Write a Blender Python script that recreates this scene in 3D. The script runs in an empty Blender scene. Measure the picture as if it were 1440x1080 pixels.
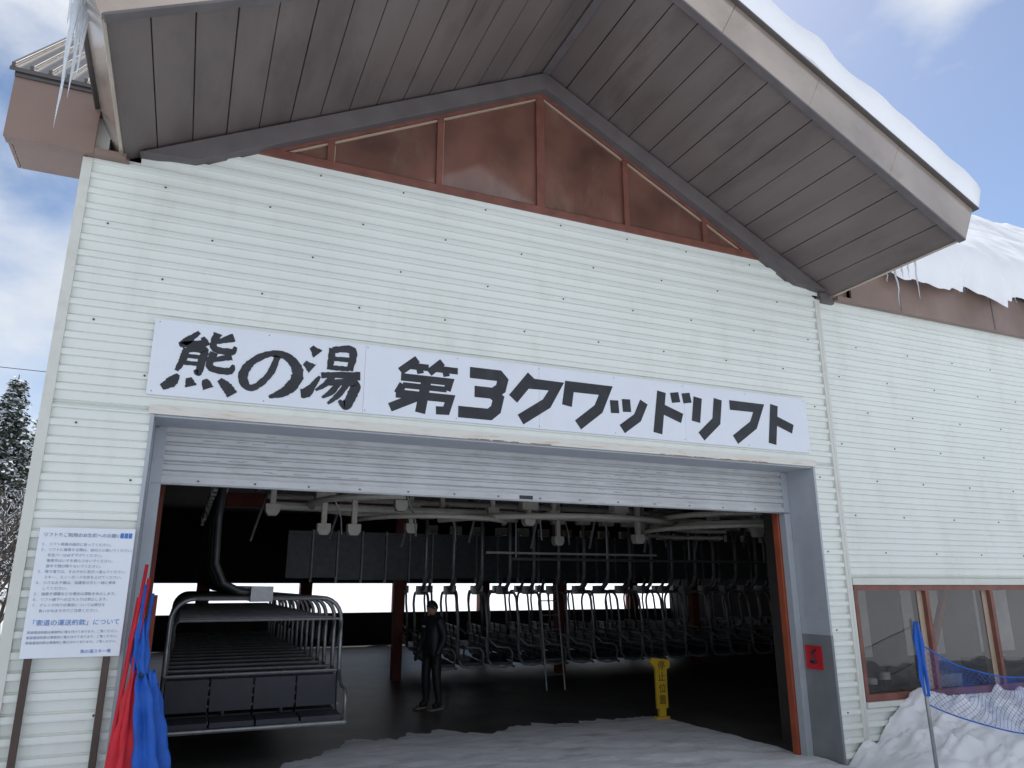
import bpy, math, random
from mathutils import Vector, noise
random.seed(7)
S=bpy.context.scene
S.view_settings.view_transform='Standard'
S.view_settings.look='None'
S.view_settings.exposure=0
# ---------------- materials ----------------
def mat(name,col,rough=.6,metal=0,var=.15,scale=3,bump=0,bscale=40,stretch=(1,1,1),spec=.5,dirt=None,dirtamt=0,dscale=1.2,dstretch=(1,1,1)):
    m=bpy.data.materials.new(name); m.use_nodes=True
    nt=m.node_tree; N=nt.nodes; L=nt.links
    b=N['Principled BSDF']
    b.inputs['Roughness'].default_value=rough; b.inputs['Metallic'].default_value=metal
    b.inputs['Specular IOR Level'].default_value=spec
    tc=N.new('ShaderNodeTexCoord'); mp=N.new('ShaderNodeMapping'); mp.inputs['Scale'].default_value=stretch
    L.new(tc.outputs['Object'],mp.inputs['Vector'])
    nz=N.new('ShaderNodeTexNoise'); nz.inputs['Scale'].default_value=scale; nz.inputs['Detail'].default_value=6
    L.new(mp.outputs['Vector'],nz.inputs['Vector'])
    mr=N.new('ShaderNodeMapRange'); mr.inputs['From Min'].default_value=.25; mr.inputs['From Max'].default_value=.75
    mr.inputs['To Min'].default_value=1-var; mr.inputs['To Max'].default_value=1+var
    L.new(nz.outputs['Fac'],mr.inputs['Value'])
    mx=N.new('ShaderNodeVectorMath'); mx.operation='SCALE'; mx.inputs[0].default_value=col[:3]
    L.new(mr.outputs['Result'],mx.inputs['Scale'])
    out=mx.outputs['Vector']
    if dirt:
        mp2=N.new('ShaderNodeMapping'); mp2.inputs['Scale'].default_value=dstretch
        L.new(tc.outputs['Object'],mp2.inputs['Vector'])
        n2=N.new('ShaderNodeTexNoise'); n2.inputs['Scale'].default_value=dscale; n2.inputs['Detail'].default_value=9; n2.inputs['Roughness'].default_value=.65
        L.new(mp2.outputs['Vector'],n2.inputs['Vector'])
        r2=N.new('ShaderNodeMapRange'); r2.inputs['From Min'].default_value=.52; r2.inputs['From Max'].default_value=.75
        r2.inputs['To Max'].default_value=dirtamt
        L.new(n2.outputs['Fac'],r2.inputs['Value'])
        mm=N.new('ShaderNodeMix'); mm.data_type='RGBA'
        L.new(r2.outputs['Result'],mm.inputs[0]); L.new(out,mm.inputs[6]); mm.inputs[7].default_value=(*dirt,1)
        out=mm.outputs[2]
    L.new(out,b.inputs['Base Color'])
    if bump:
        n3=N.new('ShaderNodeTexNoise'); n3.inputs['Scale'].default_value=bscale; n3.inputs['Detail'].default_value=5
        L.new(mp.outputs['Vector'],n3.inputs['Vector'])
        bp=N.new('ShaderNodeBump'); bp.inputs['Strength'].default_value=bump; bp.inputs['Distance'].default_value=.02
        L.new(n3.outputs['Fac'],bp.inputs['Height']); L.new(bp.outputs['Normal'],b.inputs['Normal'])
    return m
M={}
M['siding']=mat('siding_paint',(.765,.80,.755),.35,0,.04,.8,.05,6,dirt=(.55,.55,.47),dirtamt=.35,dscale=1.0,dstretch=(2.5,1,.8))
M['trim']=mat('trim_paint',(.66,.67,.62),.5,0,.08,2,dirt=(.36,.32,.25),dirtamt=.5,dscale=2)
M['plank']=mat('soffit_plank',(.160,.130,.120),.5,0,.24,2.2,.12,30,(1,.25,1),dirt=(.085,.066,.06),dirtamt=.9,dscale=.9,dstretch=(2,.6,1))
M['dark']=mat('gap_dark',(.012,.011,.011),.9)
M['beam']=mat('beam_paint',(.13,.115,.115),.55,0,.2,3)
M['barge']=mat('barge_metal',(.54,.46,.39),.22,.6,.2,1.4,.05,5,dirt=(.28,.215,.175),dirtamt=.55,dscale=1.5)
M['fascia']=mat('fascia_metal',(.25,.175,.145),.4,.2,.18,1.5,dirt=(.15,.095,.075),dirtamt=.6)
M['roof']=mat('roof_metal',(.12,.11,.11),.4,.5,.2,2)
M['snow']=mat('snow',(.86,.87,.9),.6,0,.03,2,.35,9)
M['snowg']=mat('snow_trodden',(.80,.82,.86),.6,0,.10,3,.6,14)
M['snowfl']=mat('snow_blown',(.80,.81,.84),.6,0,.12,2.5,.5,14,(1,2,1),dirt=(.26,.255,.25),dirtamt=.7,dscale=2.0,dstretch=(.6,1.8,1))
M['frame']=mat('frame_redbrown',(.19,.07,.05),.5,0,.3,5)
M['gpanel']=mat('gable_panel',(.165,.075,.055),.10,0,.6,1.1,.03,3,dirt=(.27,.20,.155),dirtamt=.6,dscale=1.0,dstretch=(1.5,1,.6),spec=.9)
M['shut']=mat('shutter_paint',(.50,.51,.52),.4,.1,.1,3,dirt=(.28,.24,.2),dirtamt=.5,dscale=6,dstretch=(1,1,5))
M['jamb']=mat('jamb_grey',(.40,.43,.47),.45,0,.1,3,dirt=(.24,.23,.22),dirtamt=.5,dscale=3)
M['jambd']=mat('jamb_dark',(.20,.21,.22),.5,0,.15,3)
M['header']=mat('header_paint',(.70,.68,.62),.45,0,.05,2,dirt=(.42,.24,.12),dirtamt=.7,dscale=3,dstretch=(1,1,9))
M['orange']=mat('primer_orange',(.32,.07,.03),.6,0,.25,4)
M['darkred']=mat('primer_dark',(.16,.034,.02),.7,0,.25,4)
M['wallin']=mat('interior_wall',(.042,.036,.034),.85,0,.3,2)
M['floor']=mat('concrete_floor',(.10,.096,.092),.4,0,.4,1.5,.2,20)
M['sign']=mat('sign_white',(.76,.80,.87),.35,0,.04,2,dirt=(.60,.62,.64),dirtamt=.4,dscale=2)
M['ink']=mat('sign_ink',(.018,.020,.027),.45,0,.35,6,dirt=(.05,.052,.06),dirtamt=.5,dscale=5)
M['steel']=mat('galvanised_tube',(.30,.31,.32),.4,.6,.2,8)
M['steelm']=mat('weathered_tube',(.24,.245,.25),.45,.4,.25,8)
M['steeld']=mat('dark_steel',(.08,.083,.09),.45,.4,.2,8)
M['navy']=mat('seat_pad',(.030,.034,.046),.5,0,.2,6)
M['cream']=mat('cream_machine_paint',(.62,.60,.52),.5,0,.2,4,dirt=(.2,.16,.12),dirtamt=.6,dscale=4)
M['yellow']=mat('sign_yellow',(.62,.40,.03),.45,0,.12,5,dirt=(.3,.18,.03),dirtamt=.5,dscale=6)
M['red']=mat('red_cloth',(.55,.015,.03),.7,0,.2,8,.2,30)
M['blue']=mat('blue_cloth',(.012,.10,.46),.7,0,.25,8,.3,30)
M['redp']=mat('red_plate',(.55,.02,.03),.4)
M['tan']=mat('tan_post_and_light_strip',(.42,.33,.25),.5,0,.1,4)
M['brown']=mat('brown_post',(.07,.045,.035),.5,0,.2,5)
M['skin']=mat('skin',(.42,.24,.17),.55,0,.05)
M['hair']=mat('hair',(.012,.010,.010),.6)
M['white']=mat('white_plastic',(.7,.7,.7),.5)
M['bark']=mat('bark',(.07,.055,.045),.9,0,.3,5)
M['needle']=mat('needles',(.035,.055,.035),.8,0,.4,3)
M['tsnow']=mat('tree_snow',(.75,.78,.82),.7)
M['btext']=mat('print_blue',(.05,.20,.55),.5)
M['gtext']=mat('print_grey',(.26,.34,.45),.5)
M['rust']=mat('rust',(.36,.16,.07),.8,0,.4,12)
M['room']=mat('room_wall',(.22,.195,.17),.8,0,.2,1.5)
def glassmat():
    m=bpy.data.materials.new('window_glass'); m.use_nodes=True; nt=m.node_tree; N=nt.nodes; L=nt.links
    N.remove(N['Principled BSDF']); o=N['Material Output']
    t=N.new('ShaderNodeBsdfTransparent'); t.inputs['Color'].default_value=(.8,.79,.77,1)
    g=N.new('ShaderNodeBsdfGlossy'); g.inputs['Roughness'].default_value=.03; g.inputs['Color'].default_value=(.9,.9,.9,1)
    f=N.new('ShaderNodeFresnel'); f.inputs['IOR'].default_value=1.7
    mx=N.new('ShaderNodeMixShader'); L.new(f.outputs[0],mx.inputs[0]); L.new(t.outputs[0],mx.inputs[1]); L.new(g.outputs[0],mx.inputs[2])
    L.new(mx.outputs[0],o.inputs['Surface']); return m
M['glass']=glassmat()
def icemat():
    m=bpy.data.materials.new('ice'); m.use_nodes=True; b=m.node_tree.nodes['Principled BSDF']
    b.inputs['Base Color'].default_value=(.85,.9,.95,1); b.inputs['Roughness'].default_value=.15
    b.inputs['Transmission Weight'].default_value=.5; b.inputs['IOR'].default_value=1.31; return m
M['ice']=icemat()
# ---------------- mesh builder ----------------
class MB:
    def __init__(s): s.v=[];s.f=[];s.m=[];s.ms=[]
    def mi(s,k):
        if k not in s.ms: s.ms.append(k)
        return s.ms.index(k)
    def face(s,pts,k):
        n=len(s.v); s.v+= [tuple(p) for p in pts]; s.f.append(tuple(range(n,n+len(pts)))); s.m.append(s.mi(k))
    def mesh(s,vs,fs,k):
        n=len(s.v); s.v+=[tuple(p) for p in vs]; i=s.mi(k)
        for f in fs: s.f.append(tuple(n+j for j in f)); s.m.append(i)
    def box(s,x0,x1,y0,y1,z0,z1,k):
        s.mesh([(x0,y0,z0),(x1,y0,z0),(x1,y1,z0),(x0,y1,z0),(x0,y0,z1),(x1,y0,z1),(x1,y1,z1),(x0,y1,z1)],
          [(0,3,2,1),(4,5,6,7),(0,1,5,4),(1,2,6,5),(2,3,7,6),(3,0,4,7)],k)
    def prismY(s,poly,y0,y1,k):
        n=len(poly); vs=[(x,y0,z) for x,z in poly]+[(x,y1,z) for x,z in poly]
        s.mesh(vs,[tuple(range(n)),tuple(range(2*n-1,n-1,-1))]+[(i,i+n,(i+1)%n+n,(i+1)%n) for i in range(n)],k)
    def prismX(s,poly,x0,x1,k):
        n=len(poly); vs=[(x0,y,z) for y,z in poly]+[(x1,y,z) for y,z in poly]
        s.mesh(vs,[tuple(range(n-1,-1,-1)),tuple(range(n,2*n))]+[(i,(i+1)%n,(i+1)%n+n,i+n) for i in range(n)],k)
    def tube(s,pts,r,k,seg=8,cap=True):
        pts=[Vector(p) for p in pts]; n=len(pts)
        rs=r if isinstance(r,(list,tuple)) else [r]*n
        vs=[]; fs=[]; up=None
        for i,p in enumerate(pts):
            d=(pts[min(i+1,n-1)]-pts[max(i-1,0)]); 
            if d.length<1e-9: d=Vector((0,0,1))
            d.normalize()
            if up is None:
                up=Vector((0,0,1)) if abs(d.z)<.9 else Vector((1,0,0))
            a=d.cross(up); 
            if a.length<1e-4: up=Vector((.3,.9,.2)); a=d.cross(up)
            a.normalize(); b=a.cross(d); up=b
            for j in range(seg):
                t=2*math.pi*j/seg; vs.append(p+(a*math.cos(t)+b*math.sin(t))*rs[i])
        for i in range(n-1):
            for j in range(seg):
                fs.append((i*seg+j,i*seg+(j+1)%seg,(i+1)*seg+(j+1)%seg,(i+1)*seg+j))
        if cap:
            fs.append(tuple(range(seg))[::-1]); fs.append(tuple((n-1)*seg+j for j in range(seg)))
        s.mesh(vs,fs,k)
    def build(s,name,parent=None,smooth=False,bevel=0,loc=None):
        me=bpy.data.meshes.new(name); me.from_pydata(s.v,[],s.f); me.update()
        for k in s.ms: me.materials.append(M[k])
        me.polygons.foreach_set('material_index',s.m)
        import bmesh
        bm=bmesh.new(); bm.from_mesh(me); bmesh.ops.recalc_face_normals(bm,faces=bm.faces); bm.to_mesh(me); bm.free()
        if smooth: me.polygons.foreach_set('use_smooth',[True]*len(me.polygons))
        o=bpy.data.objects.new(name,me); S.collection.objects.link(o)
        if bevel:
            md=o.modifiers.new('bevel','BEVEL'); md.width=bevel; md.segments=2; md.limit_method='ANGLE'
        if parent: o.parent=parent
        if loc: o.location=loc
        return o
def empty(name,loc=(0,0,0)):
    e=bpy.data.objects.new(name,None); e.location=loc; S.collection.objects.link(e); e.empty_display_size=.2; return e
def text(body,size,k,loc,rot,parent=None,name='lettering',ext=.001,off=0,align='LEFT',sx=1):
    c=bpy.data.curves.new(name,'FONT'); c.body=body; c.size=size; c.extrude=ext; c.offset=off; c.align_x=align
    o=bpy.data.objects.new(name,c); S.collection.objects.link(o); o.location=loc; o.rotation_euler=rot; o.scale=(sx,1,1)
    c.materials.append(M[k]); 
    if parent: o.parent=parent
    return o
# ---------------- building ----------------
B=empty('lift_station_building')
CX=3.42; ZA=8.02; SL=.513; PH=math.atan(SL); LS=4.33/math.cos(PH)
XL=-1.18; XR=24.0
DX0,DX1,DZ=-.36,7.12,3.43
P=.152
def siding(mb,x0,x1,z0,z1,y=0.0,clip=False):
    prof=[(0,.004),(.004,-.002),(.078,-.006),(.084,-.030),(.096,-.032),(.134,-.028),(.139,-.002),(.143,.008),(.149,.008),(.152,.004)]
    k=math.floor(z0/P)
    while k*P<z1:
        base=k*P
        a,b=x0,x1
        if clip:
            hw=(ZA-.03-(base+P/2))/SL
            a=max(a,CX-hw); b=min(b,CX+hw)
        if b>a:
            pts=[(base+pz,py) for pz,py in prof if z0<=base+pz<=z1]
            if base<z0: pts=[(z0,0)]+pts
            if base+P>z1: pts=pts+[(z1,0)]
            vs=[];fs=[]
            for pz,py in pts: vs+=[(a,y+py,pz),(b,y+py,pz)]
            for i in range(len(pts)-1): fs.append((2*i,2*i+1,2*i+3,2*i+2))
            if fs: mb.mesh(vs,fs,'siding')
        k+=1
mb=MB()
siding(mb,XL,DX0-.03,0,DZ+.04)
siding(mb,XL,7.47,DZ+.04,5.8)
siding(mb,XL,7.6,5.8,6.18,clip=True)
siding(mb,DX1+.03,7.47,0,DZ+.04)
siding(mb,7.56,XR,2.08,5.8)
siding(mb,7.56,XR,0,.62)
mb.build('siding',B)
mb=MB()
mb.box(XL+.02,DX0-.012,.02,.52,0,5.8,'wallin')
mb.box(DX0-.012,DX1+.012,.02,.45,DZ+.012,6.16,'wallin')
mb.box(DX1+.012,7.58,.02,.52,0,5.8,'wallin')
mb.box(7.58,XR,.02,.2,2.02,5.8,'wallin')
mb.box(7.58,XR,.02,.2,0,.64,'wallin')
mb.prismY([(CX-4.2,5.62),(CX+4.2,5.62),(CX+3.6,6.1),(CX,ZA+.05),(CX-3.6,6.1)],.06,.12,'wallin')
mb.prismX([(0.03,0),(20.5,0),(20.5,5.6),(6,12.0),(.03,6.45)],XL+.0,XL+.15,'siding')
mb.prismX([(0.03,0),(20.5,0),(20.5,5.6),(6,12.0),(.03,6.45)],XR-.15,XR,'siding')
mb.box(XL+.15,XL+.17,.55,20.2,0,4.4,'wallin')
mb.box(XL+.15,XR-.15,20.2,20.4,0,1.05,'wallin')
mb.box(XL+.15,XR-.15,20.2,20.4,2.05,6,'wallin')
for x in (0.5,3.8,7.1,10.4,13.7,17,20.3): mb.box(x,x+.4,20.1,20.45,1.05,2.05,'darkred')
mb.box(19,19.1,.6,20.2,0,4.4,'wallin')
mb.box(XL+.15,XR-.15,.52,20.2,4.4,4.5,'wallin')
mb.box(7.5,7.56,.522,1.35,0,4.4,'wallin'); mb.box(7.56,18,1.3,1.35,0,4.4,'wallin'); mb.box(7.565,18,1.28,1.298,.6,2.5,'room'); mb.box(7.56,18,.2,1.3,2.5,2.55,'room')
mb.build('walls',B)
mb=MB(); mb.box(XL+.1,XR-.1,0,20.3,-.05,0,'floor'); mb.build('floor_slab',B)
mb=MB()
mb.box(XL-.03,XL+.05,-.042,.08,0,5.735,'trim')
mb.box(7.47,7.51,-.040,.02,0,5.735,'trim'); mb.box(7.52,7.56,-.034,.02,0,5.735,'trim')
mb.box(DX0-.05,DX1+.05,-.045,.02,DZ,DZ+.075,'header')
mb.box(DX0-.03,DX0,-.036,.5,0,DZ-.002,'jamb')
mb.box(DX1,DX1+.03,-.036,.5,1.42,DZ-.002,'jamb'); mb.box(DX1-.002,DX1+.032,-.038,.5,0,1.42,'jambd')
mb.box(DX0,DX1,-.02,.5,DZ-.02,DZ-.003,'jamb')
mb.box(DX0+.002,DX0+.1,.42,.52,0,DZ-.03,'jamb'); mb.box(DX1-.1,DX1-.004,.42,.52,0,DZ-.03,'jamb')
mb.box(DX1-.13,DX1-.05,.53,.62,0,DZ,'orange'); mb.box(DX0-.1,DX0+.12,.9,1.15,0,4.4,'darkred')
mb.box(DX0-.02,DX0+.16,1.5,1.6,0,1.9,'orange')
mb.box(7.565,14,-.045,.02,2.0,2.08,'trim'); mb.box(7.565,14,-.06,.02,.6,.66,'trim')
for i in range(40):
    x=random.choice([random.uniform(2.5,3.4),random.uniform(4.8,6.6)]); w=random.uniform(.02,.14)
    mb.box(x,x+w,-.0475,-.046,DZ+.001,DZ+random.uniform(.004,.010),'rust')
mb.build('door_and_wall_trim',B,bevel=.003)
# screws
mb=MB()
def screw(x,z,y=-.032):
    mb.tube([(x,y+.004,z),(x,y-.006,z)],.0095,'brown',6)
zz=.4
k=0
while zz<6.1:
    zr=round(zz/P)*P+.112
    x=XL+.25+(k%2)*.45
    while x<XR-8:
        inwin=(x>7.5 and .6<zr<2.1); indoor=(DX0-.08<x<DX1+.08 and zr<4.3)
        hw=(ZA-.25-zr)/SL
        if zr>5.3 and abs(x-CX)>hw: inwin=True
        if not inwin and not indoor and abs(x-7.5)>.06: screw(x+random.uniform(-.05,.05),zr)
        x+=.91
    zz+=.455; k+=1
mb.build('siding_screws',B)
def gp(s,t,n): return (CX+s*(t*math.cos(PH)+n*math.sin(PH)), ZA-t*math.sin(PH)+n*math.cos(PH))
mb=MB()
npl=15; pw=LS/npl
for s in (1,-1):
    for i in range(npl):
        t0=i*pw+.005; t1=(i+1)*pw-.005
        dn=random.uniform(-.003,.003)
        mb.prismY([gp(s,t0,dn),gp(s,t1,dn+random.uniform(-.003,.003)),gp(s,t1,.02),gp(s,t0,.02)],-1.968,.028,'plank')
mb.build('soffit_planks',B,bevel=.003)
mb=MB()
for s in (1,-1):
    n0,n1=.022,.45
    mb.prismY([(CX,ZA+n0/math.cos(PH)),gp(s,LS-.02,n0),gp(s,LS-.02,n1),(CX,ZA+n1/math.cos(PH))],-1.96,2.4,'dark')
    mb.prismY([gp(s,LS-.018,-.02),gp(s,LS+.012,-.02),gp(s,LS+.012,.44),gp(s,LS-.018,.44)],-1.95,1.2,'barge')
    mb.prismY([(CX,ZA+.452/math.cos(PH)),gp(s,LS+.05,.452),gp(s,LS+.05,.475),(CX,ZA+.475/math.cos(PH))],-2.07,2.6,'roof')
    t=0
    while t<LS:
        t2=min(t+1.22,LS+.012); e=.0 if t2>LS else .002
        a=(CX,ZA-.03/math.cos(PH)) if t==0 else gp(s,t,-.03); b=(CX,ZA+.45/math.cos(PH)) if t==0 else gp(s,t,.45)
        mb.prismY([a,gp(s,t2-e,-.03),gp(s,t2-e,.45),b],-2.02,-1.972,'barge'); t=t2
    mb.prismY([gp(s,.02,-.055),gp(s,LS,-.055),gp(s,LS,-.032),gp(s,.02,-.032)],-2.035,-1.95,'beam')
    hwb=3.70
    x1=CX+s*hwb; 
    mb.prismY([(CX,ZA-.25),(x1,ZA-.25-SL*hwb),(CX+s*4.18,ZA-.03-SL*4.18),(CX,ZA-.03)],-.13,.03,'beam')
mb.build('gable_roof',B,bevel=.004)
mb=MB(); mb.box(CX-.05,CX+.05,-1.95,-.14,ZA-.05,ZA-.03,'beam'); mb.build('ridge_strip',B)
# gable windows
mb=MB()
zt=lambda x: ZA-.25-SL*abs(x-CX)
mb.prismY([(CX-3.1,6.18),(CX+3.1,6.18),(CX,ZA-.2)],.02,.04,'gpanel')
mb.box(.25,6.6,-.035,.02,6.15,6.23,'frame')
for x in (.97,2.15,3.39,4.56,5.73):
    w=.035 if abs(x-3.39)>.1 else .05
    mb.prismY([(x-w,6.232),(x+w,6.232),(x+w,zt(x+w)+.06),(x-w,zt(x-w)+.06)],-.02,.019,'frame')
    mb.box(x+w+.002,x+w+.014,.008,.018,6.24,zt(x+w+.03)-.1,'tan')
for s in (1,-1):
    mb.prismY([(CX,ZA-.29),(CX+s*3.0,ZA-.29-SL*3.0),(CX+s*3.0,ZA-.24-SL*3.0),(CX,ZA-.24)],-.024,.017,'frame')
    mb.prismY([(CX,ZA-.318),(CX+s*2.9,ZA-.318-SL*2.9),(CX+s*2.9,ZA-.293-SL*2.9),(CX,ZA-.293)],-.004,.015,'tan')  # pale strip along each slope, coloured in as light showing through the panels
xs=[.45,.97,2.15,3.39,4.56,5.73,6.4]
for a,b in zip(xs[:-1],xs[1:]): mb.box(a+.05,b-.05,-.012,.018,6.234,6.25,'brown')
mb.build('gable_window',B)
# main roof
FY=-.13; FB=5.74; FT=6.40
def mz(y): return 6.44+.93*(y-FY)
mb=MB()
for x0,x1,y0 in ((-1.85,-1.15,FY-.04),(-1.15,8.04,.35),(8.04,XR+.5,FY-.04)):
    mb.prismX([(y0,mz(y0)-.04),(6,mz(6)-.04),(6,mz(6)),(y0,mz(y0))],x0,x1,'roof')
mb.prismX([(6,mz(6)-.04),(21,5.4),(21,5.45),(6,mz(6))],-1.85,XR+.5,'roof')
x=-1.84
while x<-1.2:
    mb.prismX([(FY-.04,mz(FY-.04)+.002),(5.9,mz(5.9)+.002),(5.9,mz(5.9)+.045),(FY-.04,mz(FY-.04)+.045)],x,x+.03,'roof'); x+=.14
for x0,x1 in ((-1.81,-1.12),(8.06,XR+.4)):
    mb.box(x0,x1,FY,FY+.03,FB,FT,'fascia')
    mb.box(x0,x1,FY-.02,FY,FT-.07,FT,'roof')
mb.box(-1.118,-.86,FY,FY+.03,FB,5.80,'fascia'); mb.box(7.80,8.058,FY,FY+.03,FB,5.80,'fascia')
mb.box(7.565,7.80,-.06,.0,5.70,5.84,'beam'); mb.box(7.802,8.058,-.06,.0,5.78,6.1,'fascia')
for x0,x1 in ((-1.81,-.84),(7.80,XR+.4)): mb.box(x0,x1,FY+.032,.0,FB+.005,FB+.03,'fascia')
mb.prismX([(FY+.03,FB+.035),(.5,FB+.035),(.5,6.9),(FY+.03,FT)],-1.81,-1.78,'fascia')
mb.box(-1.775,-1.21,.0,.5,FB+.035,FB+.06,'fascia')
for x in range(9,24,2): mb.box(x,x+.02,FY-.006,FY,FB+.01,FT-.075,'beam')
mb.build('main_roof',B,bevel=.004)
# snow on roofs
def snow_sheet(name,fn,us,vs_,h,parent=None,edge=.3,nu=60,nv=40,seed=0,edges=(1,1,1,1)):
    V=[];F=[]
    u0,u1=us; v0,v1=vs_
    for i in range(nu+1):
        for j in range(nv+1):
            u=u0+(u1-u0)*i/nu; v=v0+(v1-v0)*j/nv
            d=9
            if edges[0]: d=min(d,u-u0)
            if edges[1]: d=min(d,u1-u)
            if edges[2]: d=min(d,v-v0)
            if edges[3]: d=min(d,v1-v)
            e=min(1,max(0,d)/edge); e=math.sqrt(max(0,1-(1-e)**2))
            nn=noise.noise(Vector((u*.9+seed,v*.9,seed)))*.3+noise.noise(Vector((u*3+seed,v*3,seed)))*.12
            V.append(fn(u,v,max(.004,h*(1+nn)*e)))
    base=len(V)
    for i in range(nu+1):
        for j in range(nv+1):
            u=u0+(u1-u0)*i/nu; v=v0+(v1-v0)*j/nv
            V.append(fn(u,v,.001))
    W=nv+1
    for i in range(nu):
        for j in range(nv):
            F.append((i*W+j,(i+1)*W+j,(i+1)*W+j+1,i*W+j+1))
            F.append((base+i*W+j,base+i*W+j+1,base+(i+1)*W+j+1,base+(i+1)*W+j))
    for i in range(nu):
        for j in (0,nv): F.append((i*W+j,(i+1)*W+j,base+(i+1)*W+j,base+i*W+j))
    for j in range(nv):
        for i in (0,nu): F.append((i*W+j,i*W+j+1,base+i*W+j+1,base+i*W+j))
    m=MB(); m.mesh(V,F,'snow'); return m.build(name,parent,smooth=True)
SN=empty('roof_snow')
def g1(u,v,h):
    x,z=gp(1,u,.478+h); 
    return (x,v-(.12*min(1,h/.2))+.07*noise.noise(Vector((u*2,0,3))),z)
snow_sheet('gable_snow_right',g1,(.0,LS+.06),(-2.06,3.2),.40,SN,seed=1,edges=(0,1,1,0),nu=80,nv=60,edge=.26)
def g2(u,v,h):
    x,z=gp(-1,u,.478+h); return (x,v-.03,z)
snow_sheet('gable_snow_left',g2,(.0,LS-.5),(-2.0,3.2),.22,SN,seed=4,edges=(0,1,1,0))
def g3(u,v,h):
    wob=.16*noise.noise(Vector((u*1.6,v*.3,9)))+.10*noise.noise(Vector((u*5,0,2)))
    k=max(0,1-(v-FY+.15)/.6)
    return (u,v-h*.5+k*wob,mz(v)+.02+h*.8+ (k*wob*1.6-.10*k))
snow_sheet('main_roof_snow',g3,(8.1,XR+.4),(FY-.16,6.2),.48,SN,seed=7,edges=(0,0,1,0),nu=260,nv=70,edge=.35)
# icicles
ic=empty('icicles')
mb=MB()
def icicle(x,y,z,l,r):
    n=8; pts=[];rs=[]
    for i in range(n):
        t=i/(n-1); pts.append((x+.025*noise.noise(Vector((x*9,t*3,1))),y+.025*noise.noise(Vector((y*9,t*3,4))),z-l*t)); rs.append(r*(1-t)**.8*(1+.2*math.sin(i*2.3))+.001)
    mb.tube(pts,rs,'ice',7)
for i in range(11):
    x=-1.10+random.uniform(-.03,.03); y=-1.93+.045*i
    icicle(x,y,6.22,random.uniform(.35,.7)+(.72 if i in(2,5) else .35 if i in (1,3,6) else 0),random.uniform(.013,.028))
for i in range(5):
    icicle(7.95+random.uniform(-.02,.1),-1.2+.1*i,5.98,random.uniform(.2,.35)+(.4 if i%3==0 else 0),.014)
for i in range(60):
    x=random.uniform(8.1,14); icicle(x,FY-.07,6.38+.04*random.random(),random.uniform(.05,.22),.008)
mb.build('icicle_row',ic,smooth=True)
# shutter
mb=MB()
sz0=2.885
mb.box(DX0+.03,DX1-.03,.455,.475,sz0,DZ-.02,'shut')
z=sz0+.12
while z<DZ-.04:
    mb.prismX([(.454,z),(.428,z+.014),(.428,z+.060),(.454,z+.072)],DX0+.03,DX1-.03,'shut'); z+=.088
mb.box(DX0+.02,DX1-.02,.425,.49,sz0,sz0+.075,'shut')
mb.box(DX0+.02,DX1-.02,.418,.425,sz0-.004,sz0+.012,'steel')
x=DX0+.4
while x<DX1: mb.box(x,x+.02,.422,.425,sz0+.03,sz0+.045,'steeld'); x+=.5
mb.box(3.30,3.46,.42,.425,sz0+.02,sz0+.06,'ink')
for i in range(50):
    x=random.choice([random.uniform(4.2,6.6),random.uniform(0,1.5)]); zz=sz0+.12+.088*random.randint(0,4)+random.uniform(.02,.055); mb.box(x,x+random.uniform(.02,.16),.4262,.4278,zz,zz+.003,'steeld')
mb.build('roller_shutter',B,bevel=.003)
# side window
mb=MB()
mb.box(7.58,14,-.03,.1,1.93,1.998,'frame'); mb.box(7.58,14,-.03,.1,.662,.74,'frame')
for i,x in enumerate((7.58,8.82,10.06,11.3,12.54,13.78)):
    mb.box(x,x+.06,-.025,.095,.742,1.928,'frame'); 
    if i: mb.box(x-.09,x-.002,.03,.12,.742,1.928,'tan')
mb.face([(7.6,.04,.7),(14,.04,.7),(14,.04,1.97),(7.6,.04,1.97)],'glass')
mb.box(14,14.1,-.03,.1,.66,2.0,'frame')
mb.tube([(9.0,.4,.5),(9.9,.45,2.1)],.05,'orange',8)
for x,r,h in ((7.85,.08,.2),(8.03,.07,.16),(8.25,.08,.22)):
    mb.tube([(x,.28,.66),(x,.28,.72+h)],r,'white',14); mb.tube([(x,.28,.69),(x,.28,.68+h*.8)],r+.002,'needle',14,False)
mb.box(7.6,14,.14,.9,.60,.66,'room')
mb.box(9.2,9.7,.3,.7,.66,.86,'white'); mb.box(10.4,11.2,.4,.8,.66,1.0,'navy')
for x in (8.4,9.9,11.5): mb.box(x,x+.8,1.26,1.279,1.0,2.0,'white')
mb.build('side_window',B)
rp=empty('red_alarm_plate',(0,0,0))
mb=MB(); mb.box(DX1-.02,DX1-.004,.12,.38,1.02,1.29,'redp')
mb.tube([(DX1-.021,.22,1.10),(DX1-.028,.22,1.10),(DX1-.028,.27,1.2),(DX1-.028,.20,1.25)],.014,'ink',6); mb.box(DX1-.03,DX1-.02,.2,.31,1.09,1.12,'ink')
mb.build('plate',rp,bevel=.004)
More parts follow.
